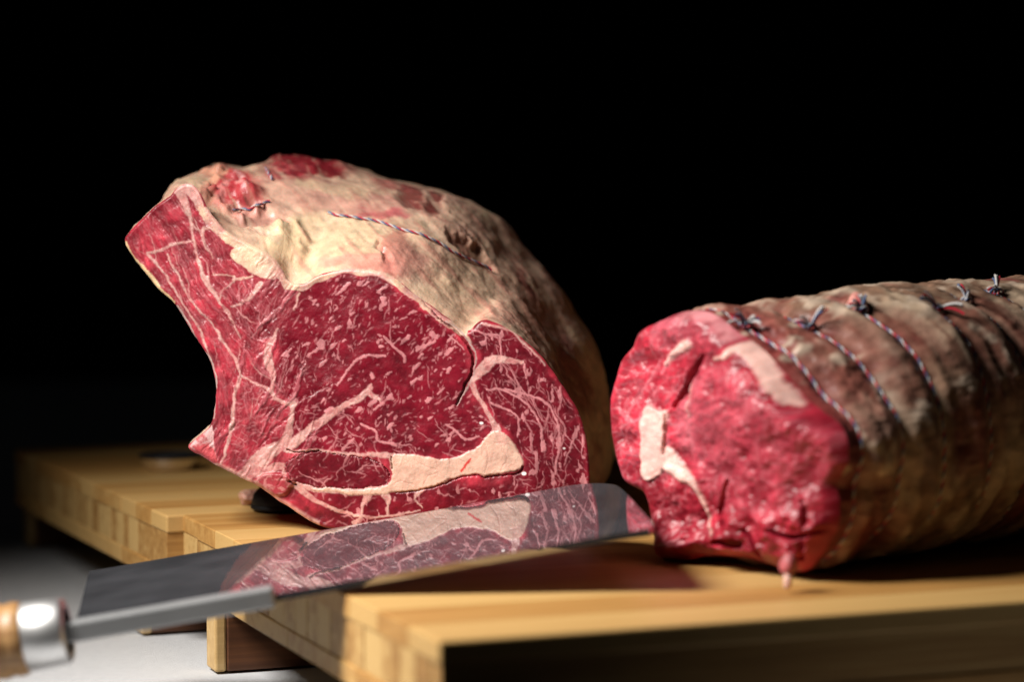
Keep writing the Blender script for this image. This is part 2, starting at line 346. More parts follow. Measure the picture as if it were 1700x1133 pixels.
# ================================================================== cut faces: painted fields on a dense grid
class Face:
    def __init__(s, outline, p0, n, step, warp=1.6, wscale=11, seed=1):
        s.n = unit(n); s.p0 = np.asarray(p0, float)
        s.out = resample(catmull(outline, 10, True), int(len(outline) * 16), True)
        k = np.arange(len(s.out)); s.out = s.out + np.stack([fbm2(k * 1.0, k * 0 + 3.3, 6, 3, seed + 50), fbm2(k * 1.0, k * 0 + 9.1, 6, 3, seed + 60)], -1) * 3.0
        lo_, hi_ = s.out.min(0) - 4, s.out.max(0) + 4; s.step = step
        s.x = np.arange(lo_[0], hi_[0], step); s.y = np.arange(lo_[1], hi_[1], step); s.X, s.Y = np.meshgrid(s.x, s.y)
        s.WX = s.X + warp * 2.4 * fbm2(s.X, s.Y, wscale, 3, seed + 1) + warp * 5 * fbm2(s.X, s.Y, wscale * 3.2, 2, seed + 5) + 2.4 * fbm2(s.X, s.Y, 4.0, 2, seed + 8); s.WY = s.Y + warp * 2.4 * fbm2(s.X, s.Y, wscale, 3, seed + 2) + warp * 5 * fbm2(s.X, s.Y, wscale * 3.2, 2, seed + 6) + 2.4 * fbm2(s.X, s.Y, 4.0, 2, seed + 9)
        s.inside = inpoly(s.X, s.Y, s.out); s.ed = poly_dist(s.X, s.Y, s.out[::3]); s.seed = seed
        s.col = np.zeros(s.X.shape + (3,)); s.h = np.zeros(s.X.shape); s.lab = np.zeros(s.X.shape, int)
    def field(s): return np.zeros(s.X.shape)
    def stroke(s, f, pts, w, soft=1.1, strength=1.0, smooth=5, warp=True):
        pts = np.asarray(pts, float); w = np.broadcast_to(np.asarray(w, float), (len(pts),))
        P = np.column_stack([pts, w])
        if smooth and len(pts) > 2: P = catmull(P, smooth)
        X, Y = (s.WX, s.WY) if warp else (s.X, s.Y)
        for a, b in zip(P[:-1], P[1:]):
            m = max(a[2], b[2]) / 2 + soft + 12
            i0, i1 = np.searchsorted(s.x, [min(a[0], b[0]) - m, max(a[0], b[0]) + m]); j0, j1 = np.searchsorted(s.y, [min(a[1], b[1]) - m, max(a[1], b[1]) + m])
            if i1 <= i0 or j1 <= j0: continue
            d, t = seg_dist(X[j0:j1, i0:i1], Y[j0:j1, i0:i1], a[:2], b[:2]); ww = (a[2] + (b[2] - a[2]) * t) / 2
            v = (1 - sstep(ww - soft, ww + soft, d)) * strength * np.clip((ww * 2 + 0.4), 0, 1)
            f[j0:j1, i0:i1] = np.maximum(f[j0:j1, i0:i1], v)
        return f
    def poly(s, f, pts, soft=2.0, strength=1.0):
        P = catmull(pts, 6, True); lo_ = P.min(0) - 12; hi_ = P.max(0) + 12
        i0, i1 = np.searchsorted(s.x, [lo_[0], hi_[0]]); j0, j1 = np.searchsorted(s.y, [lo_[1], hi_[1]])
        X, Y = s.WX[j0:j1, i0:i1], s.WY[j0:j1, i0:i1]
        d = poly_dist(X, Y, P); d = np.where(inpoly(X, Y, P), d, -d)
        f[j0:j1, i0:i1] = np.maximum(f[j0:j1, i0:i1], sstep(-soft, soft, d) * strength)
        return f
    def mix(s, f, c): s.col += (np.asarray(c) - s.col) * f[..., None]
    def flecks(s, f, mask, n, length, width, ang, spread, strength=(0.5, 1.0), seed=0, curl=0.35, step=3.5):
        r = np.random.default_rng(seed); jj, ii = np.nonzero(mask > 0.5)
        for k in r.integers(0, len(jj), n):
            x, y = s.X[jj[k], ii[k]], s.Y[jj[k], ii[k]]; a = (ang(x, y) if callable(ang) else ang) + r.normal(0, spread)
            m = max(2, int(r.uniform(*length) / step)); P = [(x, y)]
            for q in range(m): a += r.normal(0, curl); x += math.cos(a) * step; y -= math.sin(a) * step; P.append((x, y))
            w0 = r.uniform(*width); w = w0 * np.sin(np.linspace(0.25, math.pi - 0.2, len(P)))
            s.stroke(f, P, w, 1.15, strength[0] + (strength[1] - strength[0]) * r.random()**1.3, 0)
    def build(s, round_px=9, round_d=0.0022):
        ins = s.inside; H, W = ins.shape
        c = ins[:-1, :-1] | ins[1:, :-1] | ins[:-1, 1:] | ins[1:, 1:]
        used = np.zeros_like(ins); used[:-1, :-1] |= c; used[1:, :-1] |= c; used[:-1, 1:] |= c; used[1:, 1:] |= c
        X, Y = s.X.copy(), s.Y.copy(); jj, ii = np.nonzero(used & ~ins); A = s.out; B = np.roll(A, -1, 0); d = B - A; L = (d * d).sum(1) + 1e-9
        P = np.stack([X[jj, ii], Y[jj, ii]], -1)
        t = np.clip(((P[:, None] - A[None]) * d[None]).sum(-1) / L[None], 0, 1); q = A[None] + t[..., None] * d[None]
        k = ((q - P[:, None])**2).sum(-1).argmin(1); q = q[np.arange(len(P)), k]; X[jj, ii] = q[:, 0]; Y[jj, ii] = q[:, 1]
        ed = np.where(ins, s.ed, 0); h = s.h * sstep(0, round_px * 1.6, ed) - round_d * (1 - np.clip(ed / round_px, 0, 1))**2
        pos = on_plane(np.stack([X, Y], -1), s.p0, s.n) + s.n * h[..., None]
        idx = -np.ones(ins.shape, int); idx[used] = np.arange(used.sum())
        i_, j_ = np.nonzero(c)
        Qd = np.stack([idx[i_, j_], idx[i_ + 1, j_], idx[i_ + 1, j_ + 1], idx[i_, j_ + 1]], -1)
        s.V = pos[used]; s.V[:, 2] = np.maximum(s.V[:, 2], 0.0006); s.C = np.clip(s.col[used], 0, 1); s.Q = Qd; s.N = vert_normals(s.V, Qd); s.qlab = s.lab[i_, j_]
        s.rim = on_plane(s.out, s.p0, s.n) - s.n * round_d

# ------------------------------------------------------------------ roast 1 : bone-in rib joint
A1 = math.radians(12); TB = math.radians(5)
N1 = np.array([-math.sin(A1) * math.cos(TB), -math.cos(A1) * math.cos(TB), math.sin(TB)])
P1 = on_board((600, 886))
PAIRS = [((207, 402), (232, 400)), ((211, 388), (236, 385)), ((222, 375), (242, 372)), ((259, 340), (272, 343)), ((279, 325), (292, 323)), ((301, 306), (318, 308)),
 ((321, 308), (335, 296)), ((334, 326), (350, 287)), ((348, 352), (380, 277)), ((378, 385), (410, 279)), ((420, 408), (450, 268)), ((455, 430), (500, 265)), ((478, 464), (545, 270)),
 ((503, 471), (600, 287)), ((530, 456), (640, 296)), ((570, 447), (680, 306)), ((610, 446), (722, 320)), ((650, 458), (765, 338)), ((690, 490), (802, 366)), ((740, 525), (842, 421)),
 ((772, 550), (876, 456)), ((800, 532), (896, 481)), ((832, 541), (913, 506)), ((870, 565), (934, 541)), ((905, 600), (956, 573)), ((938, 648), (971, 612)), ((962, 690), (980, 660)),
 ((974, 740), (985, 720)), ((978, 800), (986, 800)), ((968, 846), (975, 826)), ((940, 870), (950, 832)), ((870, 880), (880, 832)), ((760, 884), (770, 832)), ((650, 886), (665, 832)), ((570, 882), (590, 830)),
 ((524, 871), (548, 826)), ((470, 837), (490, 812)), ((425, 807), (452, 788)), ((401, 795), (430, 776)), ((359, 774), (402, 756)), ((335, 759), (385, 742)), ((312, 744), (372, 728)), ((320, 732), (375, 715)),
 ((344, 711), (382, 700)), ((353, 693), (384, 684)), ((357, 660), (382, 650)), ((357, 638), (380, 628)), ((347, 597), (366, 590)), ((320, 555), (340, 550)), ((304, 528), (325, 522)), ((287, 502), (308, 496)),
 ((265, 483), (288, 477)), ((242, 455), (264, 450)), ((222, 429), (244, 424))]
def _rib(k, a, b):
    if k >= 36 or k <= 1: return (a[0] + 85, 355 + (a[1] - 355) * 0.92)
    return {2: (302, 371), 3: (322, 338), 4: (326, 318), 5: (331, 304)}.get(k, b)
PAIRS = [(a, _rib(k, a, b)) for k, (a, b) in enumerate(PAIRS)]
f1 = Face([p[0] for p in PAIRS], P1, N1, 1.25, 1.7, 12, 100)
X, Y = f1.X, f1.Y
EYE = [(503, 490), (530, 465), (575, 460), (615, 462), (655, 480), (700, 515), (745, 548), (775, 590), (772, 640), (790, 680), (808, 705), (790, 735), (755, 755), (690, 752), (620, 752), (560, 748), (500, 745), (476, 735), (486, 690), (480, 668), (458, 645), (462, 590), (470, 540)]
CAPM = [(782, 548), (800, 535), (832, 546), (870, 570), (905, 606), (938, 655), (962, 700), (972, 750), (975, 810), (965, 850), (900, 850), (850, 800), (868, 770), (850, 730), (822, 690), (792, 650), (800, 600)]
OVAL = [(473, 774), (488, 762), (512, 752), (539, 749), (575, 755), (614, 762), (638, 775), (647, 789), (641, 804), (620, 811), (584, 810), (548, 810), (521, 808), (500, 806), (485, 795)]
PAD = [(648, 762), (670, 755), (700, 756), (730, 761), (760, 760), (784, 749), (803, 732), (817, 720), (834, 721), (849, 735), (862, 755), (865, 772), (852, 781), (820, 787), (790, 789), (755, 795), (713, 808), (671, 817), (637, 823), (600, 821), (560, 818), (525, 815), (520, 811), (560, 812), (620, 814), (645, 806), (652, 788)]
LOBE = [(383, 505), (400, 490), (430, 482), (452, 470), (472, 466), (496, 474), (500, 492), (490, 515), (470, 540), (450, 560), (420, 560), (400, 540)]
n_big = fbm2(X, Y, 70, 4, 201); n_mid = fbm2(X, Y, 22, 4, 211); n_sm = fbm2(X, Y, 6, 3, 221)
LEFT_C = np.array([0.29, 0.020, 0.034]); EYE_C = np.array([0.150, 0.0025, 0.011]); CAP_C = np.array([0.125, 0.003, 0.010])
f1.col[:] = LEFT_C * (1 + 1.1 * n_mid + 0.6 * n_big)[..., None]
m_eye = f1.poly(f1.field(), EYE, 5); m_cap = f1.poly(f1.field(), CAPM, 5); m_oval = f1.poly(f1.field(), OVAL, 1.6); m_lobe = f1.poly(f1.field(), LOBE, 5); m_pad = f1.poly(f1.field(), PAD, 1.8)
f1.mix(m_lobe * 0.8, np.array([0.17, 0.006, 0.015])); f1.mix(m_eye, EYE_C); f1.mix(m_cap, CAP_C)
low = sstep(800, 815, Y) * sstep(500, 560, X); f1.mix(low * 0.9, (0.13, 0.003, 0.010)); f1.mix(m_oval, (0.13, 0.003, 0.010))
f1.col *= (1 + 0.9 * n_mid + 0.5 * n_sm)[..., None]
# granular / fibrous lean: faint paler threads
th = f1.field(); left = f1.inside & (X < 480) & (m_eye < 0.3)
def left_ang(x, y): return -math.radians(58 if y < 560 else (80 if y < 680 else 118)) if x < 420 else math.radians(60)
f1.flecks(th, left, 1500, (12, 40), (0.8, 1.8), left_ang, 0.15, (0.15, 0.45), 5, 0.12)
f1.mix(th * 0.75, (0.60, 0.20, 0.21))
bd_ = f1.field(); f1.flecks(bd_, left, 75, (50, 130), (2.5, 8.0), left_ang, 0.10, (0.25, 0.7), 15, 0.06, 6); f1.mix(bd_ * 0.7, (0.47, 0.12, 0.14))
bk_ = f1.field(); f1.flecks(bk_, left, 60, (40, 110), (2.0, 7.0), left_ang, 0.10, (0.3, 0.8), 16, 0.06, 6); f1.mix(bk_ * 0.6, (0.15, 0.004, 0.010))
wb_ = f1.field(); f1.flecks(wb_, left, 26, (20, 70), (1.0, 2.4), left_ang, 0.12, (0.5, 0.9), 17, 0.12, 5); f1.mix(wb_ * 0.85, (0.62, 0.30, 0.28))
dk = f1.field(); f1.flecks(dk, left, 700, (10, 36), (1, 2.6), left_ang, 0.2, (0.2, 0.6), 6, 0.1); f1.mix(dk * 0.7, (0.14, 0.004, 0.010))
# marbling of the eye
mb = f1.field(); eye_in = m_eye * f1.inside
def eye_ang(x, y): return math.radians(38 + 70 * float(vnoise2(np.array(x / 70.0), np.array(y / 70.0), 77)) - 20 - 0.05 * (x - 560))
f1.flecks(mb, eye_in * (n_big > -0.08), 250, (5, 17), (1.1, 3.2), eye_ang, 0.30, (0.25, 0.95), 31, 0.16)
f1.flecks(mb, eye_in, 380, (2.5, 6), (1.2, 3.0), eye_ang, 0.6, (0.3, 1.0), 32, 0.2, 2.5)
f1.flecks(mb, eye_in * (Y < 690), 20, (20, 44), (1.2, 2.6), eye_ang, 0.22, (0.5, 0.9), 33, 0.12, 5)
f1.flecks(mb, eye_in, 30, (7, 14), (3.5, 6.0), eye_ang, 0.3, (0.6, 1.0), 34, 0.2)
f1.flecks(mb, m_eye * (Y > 685), 26, (20, 60), (1.3, 2.8), math.radians(-30), 0.45, (0.55, 1.0), 35, 0.22, 5)
f1.flecks(mb, m_cap, 34, (40, 100), (1.2, 2.8), math.radians(-62), 0.28, (0.5, 1.0), 36, 0.2, 5)
f1.flecks(mb, m_cap, 90, (8, 26), (0.9, 2.0), math.radians(-35), 0.6, (0.4, 0.9), 37, 0.2)
f1.flecks(mb, m_cap, 200, (3, 8), (1.0, 2.0), math.radians(-50), 0.8, (0.3, 0.8), 38, 0.2, 2.5)
f1.flecks(mb, m_oval, 12, (25, 60), (1.4, 3.2), math.radians(40), 0.6, (0.6, 1.0), 39, 0.28, 4)
f1.flecks(mb, m_oval, 50, (3, 9), (1.0, 2.0), 0.4, 0.7, (0.4, 0.9), 40, 0.2, 3)
f1.flecks(mb, m_lobe, 30, (25, 60), (1.2, 2.6), math.radians(65), 0.25, (0.4, 0.85), 41, 0.1, 4)
f1.flecks(mb, low * f1.inside, 40, (12, 40), (1.2, 2.6), math.radians(10), 0.45, (0.5, 0.95), 42, 0.25, 4)
wedge = f1.poly(f1.field(), [(398, 626), (440, 646), (478, 676), (484, 705), (466, 735), (430, 760), (405, 785), (372, 770), (386, 720), (393, 660)], 4)
f1.flecks(mb, wedge, 150, (6, 20), (1.0, 2.4), math.radians(25), 0.5, (0.35, 0.8), 43, 0.3, 3)
ca, sa = math.cos(0.7), math.sin(0.7); Uu = f1.WX * ca - f1.WY * sa; Vv = f1.WX * sa + f1.WY * ca
isl = sstep(0.20, 0.265, fbm2(Uu / 2.4, Vv, 8.0, 2, 271) + 0.18 * n_big); mb = np.maximum(mb, isl * np.clip(m_eye, 0, 1) * 0.9)
isl = sstep(0.19, 0.25, fbm2(f1.WX, f1.WY / 2.2, 7.0, 2, 275) + 0.10 * n_big); mb = np.maximum(mb, isl * np.clip(m_cap + low, 0, 1) * 0.8)
for P, w in (([(783, 548), (820, 555), (832, 560), (832, 590)], 3.4), ([(840, 645), (882, 659), (911, 673), (925, 698), (928, 743), (922, 786)], 4.0), ([(871, 605), (874, 630)], 3),
             ([(809, 647), (837, 647), (868, 667), (891, 695), (899, 721), (899, 749)], 3.6), ([(815, 670), (854, 687), (863, 718)], 3.4), ([(745, 555), (772, 580)], 2),
             ([(600, 705), (622, 715), (632, 735), (660, 740)], 4), ([(742, 705), (768, 730), (790, 727)], 3.5), ([(560, 640), (590, 600), (640, 590)], 4), 
             ([(640, 560), (668, 590), (672, 600)], 5)):
    f1.stroke(mb, P, w, 0.9, 0.95)
f1.mix(np.clip(mb, 0, 1) * (0.86 + 0.5 * n_sm), np.array([0.57, 0.22, 0.23]))
# seams of fat
fat = f1.field()
SEAMS = [([(298, 318), (306, 338), (316, 373), (323, 421), (332, 447), (347, 470), (363, 500), (378, 520), (390, 540), (402, 562)], [18, 11, 6, 5, 8, 11, 4, 6, 4, 2]), ([(345, 462), (352, 480)], [12, 4]), ([(318, 373), (330, 385), (352, 380), (372, 388)], [4, 5, 6, 10]),
 ([(245, 421), (285, 406), (318, 401)], [4, 5, 4]), ([(245, 423), (284, 474), (315, 525), (338, 560), (350, 600)], [4, 4, 4, 4, 2]), ([(273, 421), (293, 457), (315, 494), (349, 536), (364, 556), (380, 579), (392, 600), (398, 624)], [3, 4, 4, 4, 5, 5, 6, 6]),
 ([(398, 624), (393, 654), (390, 690), (383, 732), (374, 756), (366, 771)], [6, 6, 7, 6, 6, 5]), ([(398, 624), (419, 633), (443, 645), (458, 660), (476, 672)], [6, 4, 5, 6, 6]),
 ([(462, 549), (447, 576), (446, 600), (453, 627), (451, 648), (456, 662)], [3, 9, 12, 9, 6, 5]), ([(454, 657), (470, 669), (486, 672)], [6, 7, 9]),
 ([(486, 669), (485, 696), (477, 720), (467, 738), (446, 753), (422, 774), (404, 792)], [8, 8, 11, 15, 24, 27, 18]),
 ([(479, 738), (509, 717), (539, 696), (560, 681), (590, 666), (611, 648), (617, 638)], [18, 12, 12, 10, 10, 12, 5]), ([(612, 650), (632, 664)], [9, 5]),
 ([(470, 748), (500, 750), (530, 747), (575, 752), (620, 756), (655, 758)], [8, 6, 4, 5, 7, 10]), ([(470, 775), (450, 780), (430, 790)], [8, 14, 14]), ([(485, 800), (520, 812), (580, 816), (640, 816)], [8, 9, 11, 14]),
 ([(494, 810), (518, 828), (539, 843), (566, 849)], [12, 9, 8, 7]), ([(612, 820), (602, 838), (598, 856), (588, 868)], [16, 7, 5, 9]), ([(640, 822), (648, 836), (646, 856)], [14, 7, 4]), ([(700, 812), (690, 828), (705, 845)], [10, 4, 3]), ([(560, 849), (600, 856), (650, 858), (700, 850)], [7, 4, 4, 2]), ([(470, 780), (480, 800), (500, 815)], [6, 6, 9]),
 ([(823, 716), (812, 692), (798, 667), (787, 644), (785, 632), (806, 610), (826, 598), (868, 602)], [16, 8, 8, 10, 10, 20, 14, 4]), ([(772, 545), (776, 556), (784, 575)], [12, 6, 3]),
 ([(434, 474), (414, 500), (385, 511)], [10, 6, 4]), ([(355, 455), (386, 460), (383, 474), (369, 483), (363, 500)], 3.2), ([(386, 466), (420, 460)], 4), ([(499, 488), (488, 514)], 3.4), ([(340, 380), (335, 400), (350, 430)], [8, 5, 3]),
 ([(338, 352), (370, 384), (420, 408), (456, 434), (480, 470)], [18, 26, 30, 26, 18]), ([(395, 420), (430, 445), (450, 455)], [24, 28, 16]), ([(480, 470), (503, 478), (520, 466), (560, 452), (610, 451), (650, 464), (690, 496), (740, 532), (770, 553)], [14, 12, 9, 10, 11, 11, 11, 12, 14]),
 ([(800, 534), (832, 545), (870, 569), (905, 604)], [4, 4, 4, 3]), ([(301, 310), (318, 316), (330, 345)], [16, 18, 12])]
for P, w in SEAMS:
    w = np.broadcast_to(np.asarray(w, float), (len(P),)); f1.stroke(fat, P, np.where(w < 9, w * 0.85, w) , 1.4)
fat *= np.clip(1.05 + 1.3 * fbm2(X, Y, 16, 3, 261), 0.75, 1)
fat = np.maximum(fat, m_pad)
fat[m_oval > 0.6] *= 0.0
fatc = np.array([0.62, 0.32, 0.285]) + n_mid[..., None] * np.array([0.2, 0.26, 0.22]) + n_sm[..., None] * np.array([0.10, 0.18, 0.16])
f1.col += (fatc - f1.col) * (fat * 0.95)[..., None]
f1.mix(fat * (1 - m_pad) * sstep(0.08, 0.24, fbm2(f1.WX * 0.8, f1.WY, 9, 3, 295)) * 0.6, (0.40, 0.09, 0.10)); f1.mix(m_pad * 0.75, np.array([0.68, 0.44, 0.32])); trim = sstep(34, 12, poly_dist(X, Y, np.array([(348, 352), (378, 385), (420, 408), (455, 430), (478, 464), (503, 471), (530, 456), (570, 447), (610, 446), (650, 458), (690, 490), (740, 525), (772, 550)], float), False)); f1.mix(fat * trim * np.clip(0.55 + 3 * n_mid, 0, 1), (0.66, 0.43, 0.30)); ul = sstep(60, 10, np.hypot((X - 415) / 1.3, Y - 425)) * fat; f1.mix(ul * 0.8, (0.76, 0.55, 0.36))
# rib-side membrane, yellowish then silvery, and the sawn bone tip
mem = f1.field(); f1.stroke(mem, [(209, 404), (222, 429), (242, 455), (265, 483), (287, 502)], [5, 9, 11, 10, 6], 1.2); f1.mix(mem, (0.72, 0.50, 0.28))
mem2 = f1.field(); f1.stroke(mem2, [(292, 508), (306, 529), (322, 556), (337, 580), (350, 600), (358, 638), (357, 665), (353, 693)], [3, 3, 3, 3, 3, 4, 3, 3], 1); f1.mix(mem2 * 0.8, (0.55, 0.45, 0.40))
bone = f1.poly(f1.field(), [(312, 744), (344, 711), (352, 706), (355, 730), (358, 752), (360, 772), (335, 759)], 1.4)
f1.mix(bone, np.array([0.60, 0.34, 0.33])); f1.mix(bone * sstep(0.02, 0.12, n_mid + 0.004 * (Y - 735)), (0.46, 0.06, 0.07)); f1.stroke(mem2, [(344, 712), (353, 708)], 4)
rib = sstep(1.15, 0.85, np.hypot((X - 458 - 6 * n_mid * 4) / 31, (Y - 805) / 19)); f1.mix(rib * 0.8, np.array([0.34, 0.04, 0.05])); rr_ = sstep(-0.05, 0.15, fbm2(f1.WX, f1.WY * 1.6, 7, 3, 291)); f1.mix(rib * rr_ * 0.6, (0.60, 0.26, 0.24))
f1.mix(sstep(10, 3, f1.ed) * (X < 530) * (Y > 770) * (0.5 + n_sm), (0.70, 0.42, 0.34))
# crevices
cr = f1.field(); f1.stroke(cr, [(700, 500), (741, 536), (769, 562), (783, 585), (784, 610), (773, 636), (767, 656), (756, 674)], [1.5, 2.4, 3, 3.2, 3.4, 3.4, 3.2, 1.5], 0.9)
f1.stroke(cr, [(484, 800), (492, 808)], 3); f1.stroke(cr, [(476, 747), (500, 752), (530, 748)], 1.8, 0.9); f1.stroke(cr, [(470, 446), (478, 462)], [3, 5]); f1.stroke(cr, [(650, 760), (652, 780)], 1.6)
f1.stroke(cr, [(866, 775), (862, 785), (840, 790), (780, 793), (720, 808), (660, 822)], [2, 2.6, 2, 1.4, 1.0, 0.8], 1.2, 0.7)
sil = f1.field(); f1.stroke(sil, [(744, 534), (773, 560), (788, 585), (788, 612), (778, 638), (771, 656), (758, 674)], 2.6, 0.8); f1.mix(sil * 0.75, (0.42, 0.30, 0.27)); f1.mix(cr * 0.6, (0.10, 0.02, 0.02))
f1.mix(m_pad * sstep(0.06, 0.2, n_big + 0.6 * n_mid) * 0.45, (0.62, 0.30, 0.25))
for x, y, r in ((799, 703, 3.2), (936, 745, 2.2), (870, 787, 4)): f1.mix(sstep(r + 1, r - 1, np.hypot(X - x, (Y - y) * 1.4)), (0.80, 0.72, 0.68))
f1.stroke(spl := f1.field(), [(768, 785), (776, 772), (783, 764)], [4, 5, 2]); f1.mix(spl, (0.62, 0.04, 0.03))
for P in ([(690, 762), (712, 775), (727, 782)], [(724, 762), (728, 775)], [(700, 800), (708, 790)], [(745, 762), (745, 772)], [(762, 763), (775, 770)], [(820, 740), (832, 738), (850, 745)]): f1.stroke(spl * 0, P, 1)
cell = f1.field(); [f1.stroke(cell, P, 1.4, 0.8) for P in ([(690, 762), (712, 775), (727, 782), (730, 790)], [(724, 762), (728, 775)], [(706, 803), (710, 792), (728, 786)], [(745, 762), (746, 772)], [(762, 763), (775, 770)], [(818, 738), (834, 738), (850, 744)], [(655, 808), (668, 800), (690, 806)], [(800, 735), (812, 760), (806, 785)], [(832, 742), (840, 760), (830, 780)])]
f1.mix(cell * 0.28, (0.50, 0.20, 0.15))
# relief
f1.h = 0.0007 * bd_ - 0.0005 * bk_ + 0.0035 * fbm2(X, Y, 170, 2, 301) + 0.0009 * n_mid * (1 - 0.6 * m_pad - 0.35 * m_eye) + (0.00022 - 0.0001 * m_eye) * n_sm + 0.0001 * fat - 0.0003 * th - 0.0016 * cr + 0.00015 * mb + 0.0004 * m_pad + 0.00022 * fbm2(X * 0.8 + Y * 0.6, Y * 0.8 - X * 0.6, 14, 3, 331) - 0.00018 * cell
f1.h += 0.0014 * fbm2((X * 0.53 - Y * -0.85) * 0.18, X * 0.85 - Y * 0.53, 13, 3, 341) * sstep(470, 400, X) - 0.0014 * sstep(0.2, 0, np.abs(m_oval - 0.5)) + 0.0018 * rib
f1.lab[:] = 1; f1.lab[m_eye > 0.5] = 2; f1.lab[m_cap > 0.5] = 3; f1.lab[m_oval > 0.5] = 4; f1.lab[low > 0.5] = 5; f1.lab[fat > 0.5] = 6; f1.lab[m_pad > 0.5] = 7; f1.lab[bone > 0.5] = 8; f1.lab[mem > 0.5] = 9
f1.build(6, 0.0013)
base1 = on_board((640, 850)); ROAST1 = empty('rib_roast', base1, 'large bone-in rib joint with marbled cut face and cream fat cap', 'beef joint')
for k, nm, mt, lb in ((1, 'rib_muscle', M_LEAN, 'pinkish red stringy meat along the ribs'), (2, 'eye_muscle', M_LEAN, 'dark red flecked eye of the rib'), (3, 'cap_muscle', M_LEAN, 'dark red cap muscle veined with white fat'),
                      (4, 'oval_muscle', M_LEAN, 'small oval dark red muscle near the base'), (5, 'lower_muscle', M_LEAN, None), (6, 'fat_seam', M_FAT, 'pale pink fat seams between the muscles'), (7, 'fat_pad', M_FAT, 'peach coloured pad of fat near the base'), (8, 'rib_bone', M_BONE, 'sawn pinkish bone tip'), (9, 'rib_membrane', M_FAT, 'yellowish membrane along the rib side')):
    sub_part(nm, f1.V, f1.Q, f1.qlab == k, mt, ROAST1, f1.C, f1.N, lb)

# body of the rib joint
NS, NV = 860, 150; BACK = -N1; BACK = unit(np.array([BACK[0] + 0.12, BACK[1], 0.0])); DEP = 0.125
rim_px = resample(catmull([p[0] for p in PAIRS], 10, True), 2000, True)
rim = f1.rim; ns = len(rim)
# silhouettes matched by key points
ko = catmull(np.array([np.r_[a, b] for a, b in PAIRS], float), 10, True)
d2 = ((f1.out[:, None] - ko[None, :, :2])**2).sum(-1).argmin(1); silpx = ko[d2, 2:]
for _ in range(6): silpx = (np.roll(silpx, 1, 0) + silpx * 2 + np.roll(silpx, -1, 0)) / 4
silP = on_plane(silpx, P1 + BACK * DEP, N1)
NSB = len(rim); tt = np.r_[np.linspace(0, 1, 110)**1.15, 1 + np.linspace(0.02, 1, 34)]
cen = silP.mean(0); Vb = np.zeros((len(tt), NSB, 3))
lat = silP - rim - BACK * DEP
for q, t in enumerate(tt):
    if t <= 1: Vb[q] = rim + BACK * DEP * t + lat * (math.sin(t * math.pi / 2)**0.95)
    else:
        u = t - 1; sc = math.sqrt(max(0.0, 1 - (u * 0.985)**3.0)); c = cen + BACK * DEP * 0.9 * u
        p = silP + BACK * DEP * 0.9 * u; p = c + (p - c) * sc; Vb[q] = p
ib = np.arange(len(tt) - 1)[:, None] * NSB + np.arange(NSB)[None]; jb = np.arange(len(tt) - 1)[:, None] * NSB + (np.arange(NSB)[None] + 1) % NSB
Qb = np.stack([ib, ib + NSB, jb + NSB, jb], -1).reshape(-1, 4)
Vf = Vb.reshape(-1, 3); Nb = vert_normals(Vf, Qb)
if (Nb.reshape(Vb.shape)[40, NSB // 3] @ np.array([0.3, -0.2, 1])) < 0: Qb = Qb[:, ::-1]; Nb = -Nb
pp = project(Vf); bx, by = pp[:, 0], pp[:, 1]; tq = np.repeat(tt, NSB)
w1 = fbm3(Vf, 0.035, 4, 400); w2 = fbm3(Vf, 0.012, 4, 410); w3 = fbm3(Vf, 0.004, 3, 420); w4 = fbm3(Vf * np.array([1, 1, 1.6]), 0.022, 4, 430)
wx = bx + w2 * 46 + w3 * 16 + w1 * 20; wy = by + fbm3(Vf, 0.012, 4, 440) * 40 + w3 * 12
fr = tq <= 1.15
Cb = np.zeros_like(Vf); Cb[:] = (0.70, 0.45, 0.32); Cb *= (1 + 0.5 * w2)[:, None]
def bmix(f, c):
    global Cb
    Cb += (np.asarray(c) - Cb) * np.clip(f, 0, 1)[:, None]
bmix(sstep(0.0, 0.14, w1) * 0.55, (0.62, 0.33, 0.26)); bmix(sstep(0.08, 0.2, w4) * 0.5, (0.55, 0.22, 0.18)); bmix(sstep(-0.1, -0.2, w4) * 0.5, (0.70, 0.52, 0.33))
def blob(x, y, rx, ry, ang, col, st=1.0, edge=0.35):
    c, s_ = math.cos(math.radians(ang)), math.sin(math.radians(ang)); dx, dy = wx - x, wy - y
    d = np.hypot((dx * c + dy * s_) / rx, (-dx * s_ + dy * c) / ry); m = (1 - sstep(1 - edge, 1 + edge, d)) * fr; bmix(m * st, col); return m
disp = 0.0055 * w1 + 0.0022 * w2 + 0.0005 * w3
blob(545, 405, 95, 60, -8, (0.73, 0.53, 0.34), 0.9); blob(470, 420, 45, 35, 30, (0.74, 0.50, 0.32), 0.8)
disp += 0.004 * blob(480, 400, 30, 40, 20, (0.75, 0.55, 0.33), 0.6)
m = blob(385, 318, 48, 34, 20, (0.44, 0.025, 0.042), 0.95); disp += m * (0.0025 + 0.016 * fbm3(Vf, 0.010, 3, 470)); blob(352, 300, 22, 14, -30, (0.66, 0.33, 0.22), 0.9); blob(400, 310, 22, 7, 60, (0.66, 0.30, 0.28), 0.8); blob(372, 325, 8, 22, 20, (0.62, 0.24, 0.22), 0.8)
m = blob(510, 274, 75, 14, 3, (0.24, 0.006, 0.018), 0.97); disp += m * 0.012 * fbm3(Vf, 0.012, 3, 475); m = blob(480, 290, 50, 14, 8, (0.36, 0.05, 0.06), 0.8)
m = blob(430, 360, 55, 16, 6, (0.50, 0.24, 0.19), 0.85); disp -= 0.003 * m; m = blob(345, 345, 14, 26, -20, (0.34, 0.16, 0.11), 0.9); disp -= 0.003 * m
